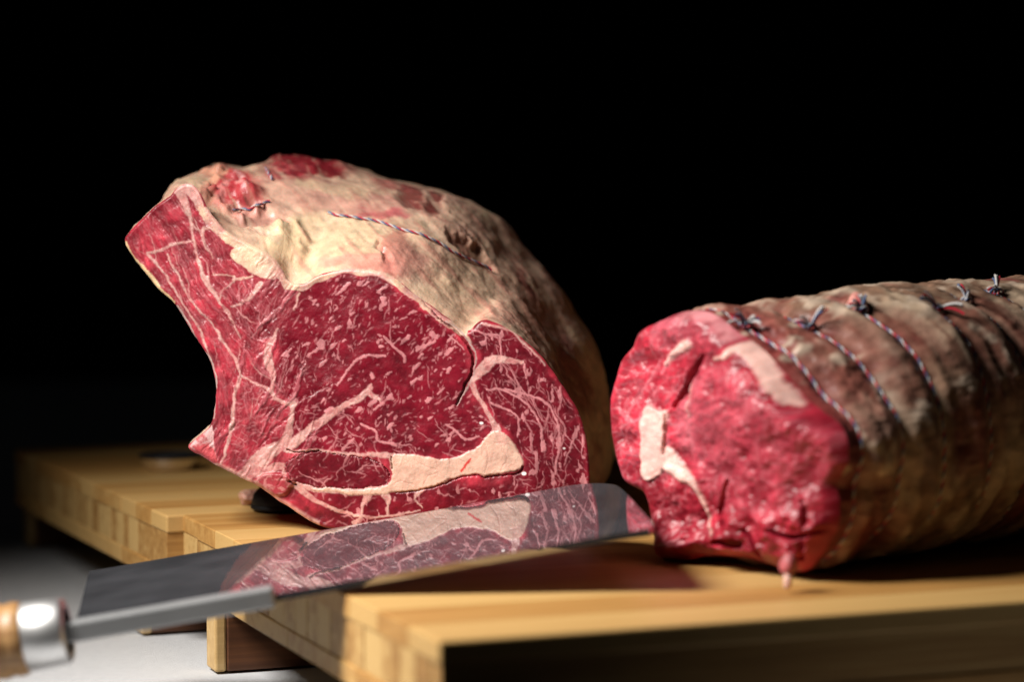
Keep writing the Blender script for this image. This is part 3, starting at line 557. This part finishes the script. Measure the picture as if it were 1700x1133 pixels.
blob(600, 340, 95, 18, 4, (0.60, 0.30, 0.24), 0.75); blob(630, 352, 42, 8, 5, (0.58, 0.13, 0.14), 0.85); blob(560, 315, 60, 12, 8, (0.62, 0.42, 0.28), 0.7)
m = blob(690, 318, 24, 30, 30, (0.20, 0.015, 0.02), 0.85); disp -= 0.0012 * m; m = blob(650, 305, 40, 10, 12, (0.40, 0.10, 0.09), 0.8); m = blob(728, 338, 16, 24, 30, (0.16, 0.02, 0.02), 0.9); disp -= 0.0015 * m
blob(660, 412, 20, 40, -18, (0.46, 0.17, 0.13), 0.8); m = blob(642, 430, 7, 36, -22, (0.40, 0.10, 0.08), 0.8); disp -= 0.0025 * m
blob(610, 438, 75, 14, 5, (0.64, 0.24, 0.20), 0.7); blob(690, 440, 40, 20, 25, (0.58, 0.28, 0.22), 0.6)
m = blob(785, 415, 10, 44, -52, (0.22, 0.05, 0.035), 0.9); disp -= 0.003 * m; blob(825, 445, 10, 14, -30, (0.60, 0.18, 0.16), 0.9)
blob(770, 470, 60, 70, 40, (0.66, 0.45, 0.30), 0.6); blob(860, 500, 30, 80, -35, (0.58, 0.35, 0.25), 0.7); blob(900, 540, 26, 70, -32, (0.42, 0.18, 0.13), 0.7); blob(950, 620, 24, 70, -18, (0.24, 0.05, 0.05), 0.8)
blob(872, 470, 10, 30, -35, (0.25, 0.05, 0.045), 0.8); blob(310, 318, 20, 16, -30, (0.70, 0.46, 0.31), 0.8)
# stringy streaks running back over the cap
st_ = fbm3(np.stack([bx * 0.010 - by * 0.010, bx * 0.0015 + by * 0.0015, tq * 0.3], -1) * 4, 0.5, 3, 455); bmix(sstep(0.10, 0.22, st_) * fr * 0.5, (0.56, 0.22, 0.17)); bmix(sstep(-0.10, -0.22, st_) * fr * 0.45, (0.72, 0.52, 0.38)); disp += 0.0012 * st_
edge = sstep(0, 0.16, tq); sidx = np.tile(np.arange(NSB), len(tt)); fl_ = sstep(0, 25, sidx) 
Vf = Vf + Nb * (disp * edge)[:, None]; Vf[:, 2] = np.maximum(Vf[:, 2], 0.0006)
# rib side and underside colour
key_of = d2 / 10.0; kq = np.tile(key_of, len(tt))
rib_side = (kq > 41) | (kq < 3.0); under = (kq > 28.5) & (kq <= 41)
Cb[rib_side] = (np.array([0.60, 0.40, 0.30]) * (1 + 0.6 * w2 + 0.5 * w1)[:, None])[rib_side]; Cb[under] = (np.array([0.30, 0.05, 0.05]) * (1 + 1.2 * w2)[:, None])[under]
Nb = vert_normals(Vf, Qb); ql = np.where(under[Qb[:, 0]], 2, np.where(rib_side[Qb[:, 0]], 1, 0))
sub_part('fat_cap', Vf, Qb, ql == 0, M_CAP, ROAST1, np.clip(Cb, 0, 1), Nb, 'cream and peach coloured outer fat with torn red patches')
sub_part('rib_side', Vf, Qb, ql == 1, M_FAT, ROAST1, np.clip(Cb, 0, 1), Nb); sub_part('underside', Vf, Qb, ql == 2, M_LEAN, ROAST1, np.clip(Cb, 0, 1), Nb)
BODY1 = (Vf, Nb, pp, tq)

# ------------------------------------------------------------------ roast 2 : rolled and tied joint
A2 = math.radians(47); N2 = np.array([-math.sin(A2), -math.cos(A2), 0.0]); T2 = np.array([math.cos(A2), -math.sin(A2), 0.0]); AX2 = -N2
P2 = at_depth((1195, 745), 1.075)
OUT2 = [(1002, 676), (1013, 624), (1022, 598), (1037, 580), (1051, 552), (1073, 539), (1099, 527), (1127, 518), (1157, 516), (1186, 529), (1214, 552), (1248, 575), (1279, 606), (1310, 641), (1328, 662), (1356, 686), (1384, 708), (1396, 738), (1395, 772), (1378, 808), (1382, 840), (1380, 876), (1358, 915), (1330, 948), (1295, 948), (1255, 936), (1212, 926), (1163, 926), (1118, 934), (1088, 931), (1081, 909), (1072, 876), (1063, 826), (1028, 801), (1014, 766), (1007, 735)]
f2 = Face(OUT2, P2, N2, 1.5, 2.2, 16, 500); X, Y = f2.X, f2.Y
n_big = fbm2(X, Y, 80, 4, 501); n_mid = fbm2(X, Y, 26, 4, 511); n_sm = fbm2(X, Y, 7, 3, 521)
f2.col[:] = np.array([0.32, 0.018, 0.034]) * (1 + 0.9 * n_mid + 0.7 * n_big)[..., None]
mr_ = f2.poly(f2.field(), [(1140, 640), (1172, 600), (1215, 598), (1250, 620), (1290, 665), (1340, 690), (1385, 715), (1392, 770), (1365, 805), (1350, 840), (1300, 860), (1240, 850), (1190, 830), (1160, 780), (1125, 720)], 8)
ml_ = ((X < 1130) & f2.inside & (mr_ < 0.4)).astype(float); f2.mix(mr_ * 0.9, np.array([0.36, 0.034, 0.056])); f2.col *= (1 + 0.7 * n_mid + 0.4 * n_sm)[..., None]
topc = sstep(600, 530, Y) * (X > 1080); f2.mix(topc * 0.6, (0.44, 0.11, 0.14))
mb = f2.field()
f2.flecks(mb, mr_, 300, (10, 34), (2.0, 6.0), math.radians(50), 0.7, (0.2, 0.6), 61, 0.3, 5); f2.flecks(mb, mr_, 40, (30, 80), (2, 5), math.radians(60), 0.5, (0.3, 0.7), 62, 0.3, 6)
f2.flecks(mb, ml_, 110, (20, 70), (1.6, 4.0), math.radians(75), 0.8, (0.4, 0.9), 63, 0.35, 5); f2.flecks(mb, ml_, 300, (5, 18), (1.2, 3.0), math.radians(40), 1.0, (0.3, 0.8), 64, 0.4)
f2.flecks(mb, f2.inside & (Y > 800), 120, (12, 40), (1.6, 4.5), math.radians(60), 0.8, (0.3, 0.8), 65, 0.4, 5)
for P, w in (([(1090, 600), (1060, 650), (1040, 690), (1042, 700)], 4), ([(1140, 575), (1115, 590), (1095, 620)], 6), ([(1108, 690), (1120, 710), (1140, 705)], 5), ([(1145, 690), (1150, 715), (1158, 745)], [4, 8, 4]), ([(1023, 715), (1040, 705), (1065, 694)], 4)): f2.stroke(mb, P, w, 1.2, 0.8)
f2.mix(np.clip(mb, 0, 1) * 0.75, (0.55, 0.17, 0.20))
fat = f2.field(); m_sl = f2.poly(f2.field(), [(1069, 676), (1090, 683), (1110, 684), (1108, 717), (1103, 756), (1099, 784), (1072, 800), (1064, 772), (1063, 726)], 2.2)
for P, w in (([(1104, 757), (1133, 781), (1157, 802), (1172, 833), (1180, 866), (1190, 885)], [34, 25, 14, 7, 6, 9]), ([(1198, 597), (1220, 593), (1238, 578), (1264, 598), (1288, 632), (1308, 656), (1328, 672)], [4, 9, 16, 18, 16, 14, 5]),
             ([(1150, 572), (1128, 582), (1104, 604)], [18, 10, 4]), ([(1160, 640), (1152, 690)], [4, 3])): f2.stroke(fat, P, w, 3.5)
fat = np.maximum(fat, m_sl); f2.col += (np.array([0.74, 0.46, 0.40]) + n_mid[..., None] * 0.15 - f2.col) * (fat * 0.92)[..., None]
f2.stroke(rimp := f2.field(), [(1127, 520), (1160, 520), (1190, 536), (1216, 560)], [14, 20, 18, 14], 6); f2.mix(rimp * 0.6, (0.66, 0.30, 0.31))
cr = f2.field(); f2.stroke(cr, [(1176, 592), (1160, 615), (1146, 640), (1124, 676)], [4, 12, 12, 4], 3); f2.stroke(cr, [(1106, 690), (1108, 720), (1103, 752)], 2); f2.stroke(cr, [(1200, 900), (1235, 905)], [10, 14], 3)  # cr sinks the crevices and also puts their shadow into the colour
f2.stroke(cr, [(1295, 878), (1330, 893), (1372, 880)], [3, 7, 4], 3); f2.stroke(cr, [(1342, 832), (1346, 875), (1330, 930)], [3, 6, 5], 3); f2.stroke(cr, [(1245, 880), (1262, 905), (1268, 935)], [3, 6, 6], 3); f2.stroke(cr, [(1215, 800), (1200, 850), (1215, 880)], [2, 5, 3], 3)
f2.mix(sstep(0.02, 0.2, n_big) * mr_ * 0.45, (0.50, 0.10, 0.13)); f2.mix(sstep(0.03, 0.17, -n_mid) * 0.5 * (1 - fat), (0.20, 0.005, 0.014))  # broad pale pink blotches: sheen painted into the main muscle
f2.mix(sstep(1300, 1390, X) * sstep(780, 880, Y) * np.clip(0.4 + 3 * n_mid, 0, 0.8), (0.20, 0.006, 0.016)); f2.mix(cr * 0.6, (0.20, 0.004, 0.012))  # shade towards the lower right corner painted in as darker red
lump = 0
for x, y, r, a in ((1230, 900, 40, .006), (1300, 905, 45, .003), (1345, 870, 42, .002), (1150, 905, 35, .003), (1265, 690, 120, .010), (1060, 620, 70, -.004), (1375, 760, 50, -.002), (1322, 918, 24, .003), (1362, 862, 20, .003), (1285, 880, 26, .003), (1210, 905, 22, .006), (1110, 900, 24, .004)): lump = lump + a * np.exp(-((X - x)**2 + (Y - y)**2) / r**2)
f2.h = lump + 0.008 * fbm2(X, Y, 110, 3, 601) + 0.0048 * n_mid * (1 - 0.5 * m_sl) + 0.0008 * n_sm - 0.006 * cr + 0.0012 * fat + 0.0002 * mb + 0.0090 * fbm2(X, Y, 34, 3, 611) * sstep(800, 880, Y)
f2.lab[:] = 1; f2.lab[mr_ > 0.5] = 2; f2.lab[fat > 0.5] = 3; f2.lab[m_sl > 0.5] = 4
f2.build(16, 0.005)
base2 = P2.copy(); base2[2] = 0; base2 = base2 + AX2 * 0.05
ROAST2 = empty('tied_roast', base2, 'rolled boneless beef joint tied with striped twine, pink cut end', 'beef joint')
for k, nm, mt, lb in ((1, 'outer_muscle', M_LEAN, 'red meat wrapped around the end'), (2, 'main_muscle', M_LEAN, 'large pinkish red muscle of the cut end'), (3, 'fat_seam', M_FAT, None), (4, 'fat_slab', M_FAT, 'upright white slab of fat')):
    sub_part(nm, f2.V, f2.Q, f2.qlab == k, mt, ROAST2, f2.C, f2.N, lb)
LEN2 = 0.36; NU = 190; us = np.r_[np.linspace(0, 0.03, 34)[:-1], np.linspace(0.03, LEN2, NU - 33)]
TW_U = [0.009, 0.034, 0.059, 0.092, 0.122, 0.152, 0.185, 0.22]
rim2 = f2.rim; rel = rim2 - P2; ra = rel @ T2; rb = rim2[:, 2]; n2 = len(rim2)
ang = np.arctan2(rb - 0.061, ra - 0.002); HW, HH, EX = 0.0765, 0.0608, 2.45
rho = (np.abs(np.cos(ang) / HW)**EX + np.abs(np.sin(ang) / HH)**EX)**(-1 / EX)
Vb = np.zeros((len(us) + 10, n2, 3)); uq = np.zeros((len(us) + 10, n2))
o0 = np.stack([ra, rb], -1); o1 = np.stack([0.002 + rho * np.cos(ang), 0.061 + rho * np.sin(ang)], -1)
kw = sstep(-0.75, 0.1, np.cos(ang))[:, None]; dir_ = np.stack([np.cos(ang), np.sin(ang)], -1)
for q, u in enumerate(us):
    fl2 = np.where(np.sin(ang) < 0, 0.10 - 0.06 * np.clip(-np.sin(ang) * 1.6, 0, 1), 0.10)[:, None]; k = (1 - (1 - np.minimum(1, u / fl2))**1.6) * kw; grow = 1 + 0.03 * u / 0.15
    pinch = sum(0.0032 * math.exp(-((u - t) / 0.0042)**2) for t in TW_U); bulge = 0.0018 * abs(math.sin(u / 0.034 * math.pi))
    dir_ = np.stack([np.cos(ang), np.sin(ang)], -1)
    c = o0 * (1 - k) + o1 * grow * k + dir_ * ((bulge - pinch) * min(1, u / 0.01))
    Vb[q] = np.array([P2[0], P2[1], 0]) + np.outer(c[:, 0], T2) + np.outer(c[:, 1], [0, 0, 1]) + AX2 * (u + 0.0048); uq[q] = u
for e in range(10):
    s_ = math.cos((e + 1) / 10 * math.pi / 2); c = np.array([0.002, 0.061]) + (o1 - [0.002, 0.061]) * max(s_, 0.01)
    Vb[len(us) + e] = np.array([P2[0], P2[1], 0]) + np.outer(c[:, 0], T2) + np.outer(c[:, 1], [0, 0, 1]) + AX2 * (LEN2 + 0.0048 + 0.03 * math.sin((e + 1) / 10 * math.pi / 2)); uq[len(us) + e] = LEN2
R_ = len(Vb); ib = np.arange(R_ - 1)[:, None] * n2 + np.arange(n2)[None]; jb = np.arange(R_ - 1)[:, None] * n2 + (np.arange(n2)[None] + 1) % n2
Qb = np.stack([ib, ib + n2, jb + n2, jb], -1).reshape(-1, 4); Vf = Vb.reshape(-1, 3); Nb = vert_normals(Vf, Qb)
if Nb.reshape(Vb.shape)[60, ang.argmin()] @ np.array([0, 0, 1]) * 1 > 0 and False: pass
topi = np.abs(ang - math.pi / 2).argmin()
if Nb.reshape(Vb.shape)[60, topi][2] < 0: Qb = Qb[:, ::-1]; Nb = -Nb
uf = uq.ravel(); af = np.tile(ang, R_)
q3 = np.stack([uf * 1.0, np.cos(af) * 0.035, np.sin(af) * 0.035], -1)
w1 = fbm3(q3, 0.03, 4, 700); w2 = fbm3(q3, 0.011, 4, 710); w3 = fbm3(Vf, 0.004, 3, 720); w4 = fbm3(q3 * np.array([1.6, 0.6, 0.6]), 0.016, 4, 730)
disp = (0.006 * w1 * sstep(0, 0.02, uf) + 0.0050 * w2 + 0.0016 * w3) * sstep(0, 0.006, uf)
Cb = np.zeros_like(Vf); Cb[:] = (0.20, 0.115, 0.075); Cb *= (1 + 1.2 * w2 + 0.8 * w3)[:, None]
bmix(sstep(0.03, 0.13, w4) * 0.85, (0.44, 0.33, 0.23)); bmix(sstep(-0.04, -0.16, w1) * 0.6, (0.17, 0.045, 0.035)); bmix(sstep(0.12, 0.24, w2) * 0.7, (0.55, 0.43, 0.33)); bmix(sstep(0.13, 0.25, -w4) * 0.7, (0.34, 0.09, 0.08))
bmix((1 - sstep(0.002, 0.022, uf + 0.02 * w2)) * 0.85, (0.17, 0.010, 0.016)); bmix((1 - sstep(0.02, 0.05, uf + 0.04 * w1)) * 0.5, (0.20, 0.05, 0.04))
w5 = fbm3(q3 * np.array([0.8, 1.6, 1.6]), 0.009, 3, 740); bmix(sstep(0.14, 0.24, w5) * 0.75, (0.48, 0.37, 0.28)); bmix(sstep(0.14, 0.22, -w5) * 0.6, (0.12, 0.02, 0.018)); disp = disp + 0.0012 * w5 * sstep(0, 0.006, uf); Cb *= (1 + 0.7 * w3)[:, None]
Vf = Vf + Nb * disp[:, None]; Vf[:, 2] = np.maximum(Vf[:, 2], 0.0006); Nb = vert_normals(Vf, Qb)
sub_part('outer_skin', Vf, Qb, np.ones(len(Qb), bool), M_SKIN, ROAST2, np.clip(Cb, 0, 1), Nb, 'brownish dried outside with greyish fat')
G2 = Vf.reshape(R_, n2, 3); GN2 = Nb.reshape(R_, n2, 3)

# ------------------------------------------------------------------ butcher's twine
def twine(P, parent, name='twine', r=0.00038, pitch=0.0075, loops=None, phase=0):
    """three twisted strands along P; loops: extra strand paths for a knot"""
    P = resample(catmull(P, 6), max(8, int(np.linalg.norm(np.diff(P, axis=0), axis=1).sum() / 0.0008)))
    T = np.gradient(P, axis=0); T /= np.linalg.norm(T, axis=1, keepdims=True) + 1e-12; L = np.r_[0, np.cumsum(np.linalg.norm(np.diff(P, axis=0), axis=1))]
    u = unit(np.cross(T[0], (0.2, 0.1, 1))); U = []
    for t in T: u = unit(u - t * (u @ t)); U.append(u)
    U = np.array(U); W = np.cross(T, U); grp = None; out = []
    for k, mt in enumerate((M_TW_W, M_TW_R, M_TW_B)):
        a = L / pitch * 2 * math.pi + k * 2 * math.pi / 3 + phase
        S = P + r * (np.cos(a)[:, None] * U + np.sin(a)[:, None] * W); V, Q = tube(S, r * 0.98, 6); out.append((V, Q, mt))
    return out
def twine_part(paths, parent, label=None):
    """first strand is the part, the other strands of the same twine its sub-parts"""
    acc = {}
    for V, Q, mt in paths: acc.setdefault(mt.name, []).append((V, Q, mt))
    root = None
    for nm, lst in acc.items():
        Vs, Qs, n = [], [], 0
        for V, Q, mt in lst: Vs.append(V); Qs.append(Q + n); n += len(V)
        o = obj_np('twine' if root is None else 'strand', np.vstack(Vs), np.vstack(Qs), lst[0][2], parent if root is None else root)
        if root is None: root = o
    if label: root['label'] = label
    return root
def surf1(px, lift=0.0009):
    Vf, Nb, pp, tq = BODY1; out = []
    sel = np.nonzero(tq <= 1.0)[0]; sp_ = pp[sel]
    for x, y in catmull(np.array(px, float), 6):
        k = sel[((sp_ - (x, y))**2).sum(1).argmin()]; out.append(Vf[k] + Nb[k] * lift)
    out = np.array(out)
    for _ in range(3): out[1:-1] = (out[:-2] + 2 * out[1:-1] + out[2:]) / 4
    return out
twine_part(twine(surf1([(386, 349), (400, 343), (415, 345), (428, 346), (438, 339), (447, 337)]), ROAST1), ROAST1)
twine_part(twine(surf1([(441, 278), (446, 290), (453, 301)]), ROAST1), ROAST1)
twine_part(twine(surf1([(545, 356), (565, 360), (590, 361), (625, 364), (662, 377), (690, 389), (715, 399), (735, 408), (757, 421), (785, 434), (815, 450)]), ROAST1), ROAST1)
def ring_path(u, a0, a1, n=60, lift=0.0003):
    q = np.abs(us - u).argmin(); out = []
    for a in np.linspace(a0, a1, n):
        k = np.abs(np.angle(np.exp(1j * (ang - a)))).argmin(); out.append(G2[q, k] + GN2[q, k] * lift)
    out = np.array(out)
    for _ in range(2): out[1:-1] = (out[:-2] + 2 * out[1:-1] + out[2:]) / 4
    return out
GP2 = project(G2); KPX = [(1253, 524), (1362, 524), (1436, 514), (1543, 528), (1608, 496), (1662, 474), (1740, 470)]
def knot_angle(u, p): q = np.abs(us - u).argmin(); front = (GN2[q] @ np.array([0, -1.0, 0.1])) > 0.0; d = ((GP2[q] - p)**2).sum(-1); d[~front] = 1e9; return ang[d.argmin()]
KN = [knot_angle(u, p) for u, p in zip(TW_U, KPX)]
for k, (u, ka) in enumerate(zip(TW_U[:7], KN)):
    q = np.abs(us - u).argmin(); j = np.abs(np.angle(np.exp(1j * (ang - ka)))).argmin(); c = G2[q, j] + GN2[q, j] * 0.0016; n_ = GN2[q, j]; t_ = unit(np.cross(n_, AX2))
    paths = twine(ring_path(u, -1.2, math.pi + 0.6, 90), ROAST2)
    rr = np.random.default_rng(80 + k)
    th = np.linspace(0, 2 * math.pi * 1.6, 22); kn = c + 0.0022 * (np.outer(np.cos(th), AX2) + np.outer(np.sin(th), n_)) + np.outer(np.linspace(-0.0016, 0.0016, 22), t_)
    paths += twine(kn, ROAST2, phase=1)
    for s_ in (1, -1):                                    # loose tails of the knot
        d1 = unit(np.array([-0.45, -0.1, 0.1]) + AX2 * s_ * 0.6 + n_ * rr.uniform(0.3, 1.1) + t_ * rr.uniform(-0.8, 0.8)); ln = rr.uniform(0.008, 0.014)
        for b in range(4):
            dd = unit(d1 + rr.normal(0, 0.16, 3)); mt = (M_TW_W, M_TW_R, M_TW_W, M_TW_B)[b]
            tl = c + np.outer(np.linspace(0, ln, 8), dd) + np.outer(np.sin(np.linspace(0, 2.4, 8)) * 0.0014, n_) - np.outer(np.linspace(0, 1, 8)**2 * 0.003, [0, 0, 1]); V, Q = tube(tl, 0.0006, 5); paths.append((V, Q, mt))
    twine_part(paths, ROAST2)
# loose shreds of the tied joint
def lumpy(name, c, r, mat, col, parent, seed, subd=3, amp=0.35, sq=(1, 1, 1)):
    bm = bmesh.new(); bmesh.ops.create_icosphere(bm, subdivisions=subd, radius=1); V = np.array([v.co for v in bm.verts]); Fc = np.array([[v.index for v in f.verts] for f in bm.faces]); bm.free()
    n = fbm3(V + seed, 0.8, 3, seed); W = V * (1 + amp * 2 * n)[:, None] * np.array(sq) * r + np.array(c); W[:, 2] = np.maximum(W[:, 2], 0.0005)
    cols = np.array(col) * (1 + 0.8 * fbm3(V + seed, 0.5, 3, seed + 5))[:, None]
    return obj_np(name, W, Fc, mat, parent, np.clip(cols, 0, 1))
for (x, y, dd, r, sq, cl) in ((1309, 938, 1.012, 0.0042, (0.9, 0.9, 1.3), (0.42, 0.10, 0.11)), (1308, 966, 1.010, 0.0022, (0.8, 0.8, 1.7), (0.7, 0.45, 0.38)),):
    lumpy('meat_shred', at_depth((x, y), dd), r, M_FAT, cl, ROAST2, int(x), 3, 0.3, sq)
for (x, y, r) in ((1386, 516, 0.0062), (1425, 514, 0.0060)):
    d = ((GP2 - (x, y))**2).sum(-1); d[(GN2 @ np.array([0, -1.0, 0.1])) < 0] = 1e9; q = np.unravel_index(d.argmin(), d.shape)
    lumpy('meat_shred', G2[q] + GN2[q] * 0.0012, r, M_FAT, (0.55, 0.22, 0.13) if x < 1400 else (0.6, 0.26, 0.22), ROAST2, int(x), 3, 0.4, (0.8, 0.8, 1.1))

# ================================================================== the knife
SA = at_depth((545, 972), 1.003); SB = at_depth((1078, 878), 1.010); EA = at_depth((545, 884), 1.140)
e1 = unit(SB - SA); nrm = unit(np.cross(e1, EA - SA)); nrm = nrm if nrm[2] > 0 else -nrm; e2 = unit(np.cross(nrm, e1)); e2 = e2 if e2[1] > 0 else -e2
KNIFE = empty('kitchen_knife', (SA[0], SA[1], Z_CLOTH), 'wide polished steel knife with wooden handle mirroring the red meat', 'knife')
opx = catmull([(148, 949), (270, 928), (400, 905), (560, 877), (700, 852), (860, 822), (950, 806)], 4).tolist() + catmull([(950, 806), (985, 803), (1010, 804), (1026, 808), (1042, 822), (1062, 845), (1083, 869)], 4).tolist()[1:] + [(1078, 878), (900, 909), (700, 945), (545, 972), (455, 988), (250, 1024), (120, 1047), (131, 1014)]
bp_ = on_plane(np.array(opx), SA, nrm)
def slab(poly, n, up, dn, taper=None):
    m = len(poly); T = poly + n * up; B = poly - n * (dn if taper is None else taper[:, None]); bm = bmesh.new()
    a = [bm.verts.new(p) for p in T]; b = [bm.verts.new(p) for p in B]; bm.faces.new(a); bm.faces.new(b[::-1])
    for k in range(m): bm.faces.new((a[k], b[k], b[(k + 1) % m], a[(k + 1) % m]))
    return bm
w_ = (bp_ - SA) @ e2; tap = 0.0004 + 0.0026 * (1 - np.clip(w_ / w_.max(), 0, 1))
bm = slab(bp_, nrm, 0.0, 0, tap); bm_obj('blade', bm, M_BLADE, KNIFE)
ba = on_plane(np.array([(96, 1051)]), SA, nrm)[0]; bb = on_plane(np.array([(456, 988)]), SA, nrm)[0]; bd = unit(bb - ba)
bm = box_bm(ba - e2 * 0.004 - nrm * 0.0050, bd * np.linalg.norm(bb - ba), e2 * 0.0085, nrm * 0.0088, 0.0012); bm_obj('spine_bar', bm, M_BAR, KNIFE)
hx = -bd; hc = ba + bd * 0.003 + nrm * -0.0004 + e2 * 0.003
# ferrule: a short tube with a stepped mouth
RF = 0.0142
prof = [(-0.001, 0.0100), (-0.001, RF - 0.0014), (0.0, RF - 0.0004), (0.0006, RF), (0.0165, RF + 0.0006), (0.017, RF)]
V, Q = lathe(prof, hc, hx, 64); fer = obj_np('ferrule', V, Q, M_FERR, KNIFE)
V, Q = lathe([(0.004, 0.0), (0.004, 0.0101), (-0.0009, 0.0101)], hc, hx, 40); obj_np('ferrule_mouth', V, Q, M_BLACKPL, fer)  # black lining stands for the shade inside the hollow steel ferrule
prof = [(0.0166, 0.004), (0.0168, RF - 0.0006)]; n_ring = 17
for k in range(n_ring * 6):
    s_ = 0.0170 + k * 0.0011; rr0 = RF + 0.0010 + 0.0022 * min(1, s_ / 0.07) - 0.0007 * (0.5 + 0.5 * math.cos(2 * math.pi * k / 6)) * (1 if s_ < 0.06 else 0.15); prof.append((s_, rr0))
s_ = prof[-1][0]; prof += [(s_ + 0.003, RF + 0.0018), (s_ + 0.006, RF - 0.002), (s_ + 0.007, 0.0)]
V, Q = lathe(prof, hc, hx, 56); hd = obj_np('handle', V, Q, M_HANDLE, KNIFE)

# ================================================================== small things behind
c = on_board((283, 779)); DISH = empty('steel_dish', c, 'small shallow steel dish with dark rim on the back board', 'dish')
V, Q = lathe([(0.0, 0.0), (0.0, 0.015), (0.0015, 0.0165), (0.006, 0.0182), (0.0070, 0.0186)], c + [0, 0, 0.0005], (0, 0, 1), 48, (1, 0, 0)); obj_np('bowl', V, Q, M_DISH, DISH)
V, Q = lathe([(0.0071, 0.0186), (0.0071, 0.0196), (0.0088, 0.0199), (0.0092, 0.0186), (0.0088, 0.0172), (0.0030, 0.0140), (0.0024, 0.0)], c + [0, 0, 0.0005], (0, 0, 1), 48, (1, 0, 0)); obj_np('rim', V, Q, M_BLACKPL, DISH)
c = on_board((462, 849)); KNOB = empty('black_stopper', c, 'round black stopper half hidden under the rib joint', 'stopper')
V, Q = lathe([(0.0, 0.0), (0.0, 0.0130), (0.001, 0.0140), (0.005, 0.0143), (0.009, 0.0132), (0.012, 0.0105), (0.0135, 0.006), (0.0138, 0.0)], c + [0, 0, 0.0005], (0, 0, 1), 48, (1, 0, 0)); obj_np('cap', V, Q, M_BLACKPL, KNOB)
V, Q = lathe([(0.0012, 0.0147), (0.0032, 0.0149), (0.0034, 0.0142)], c + [0, 0, 0.0005], (0, 0, 1), 48, (1, 0, 0)); obj_np('collar', V, Q, M_BLACKPL, KNOB)
c = on_board((413, 838)); c[2] = 0.003
tag(lumpy('meat_scrap', c, 0.0075, M_FAT, (0.50, 0.27, 0.20), None, 33, 4, 0.7, (0.8, 1.2, 0.6)), 'small pinkish scrap of fat beside the black stopper', 'meat scrap')
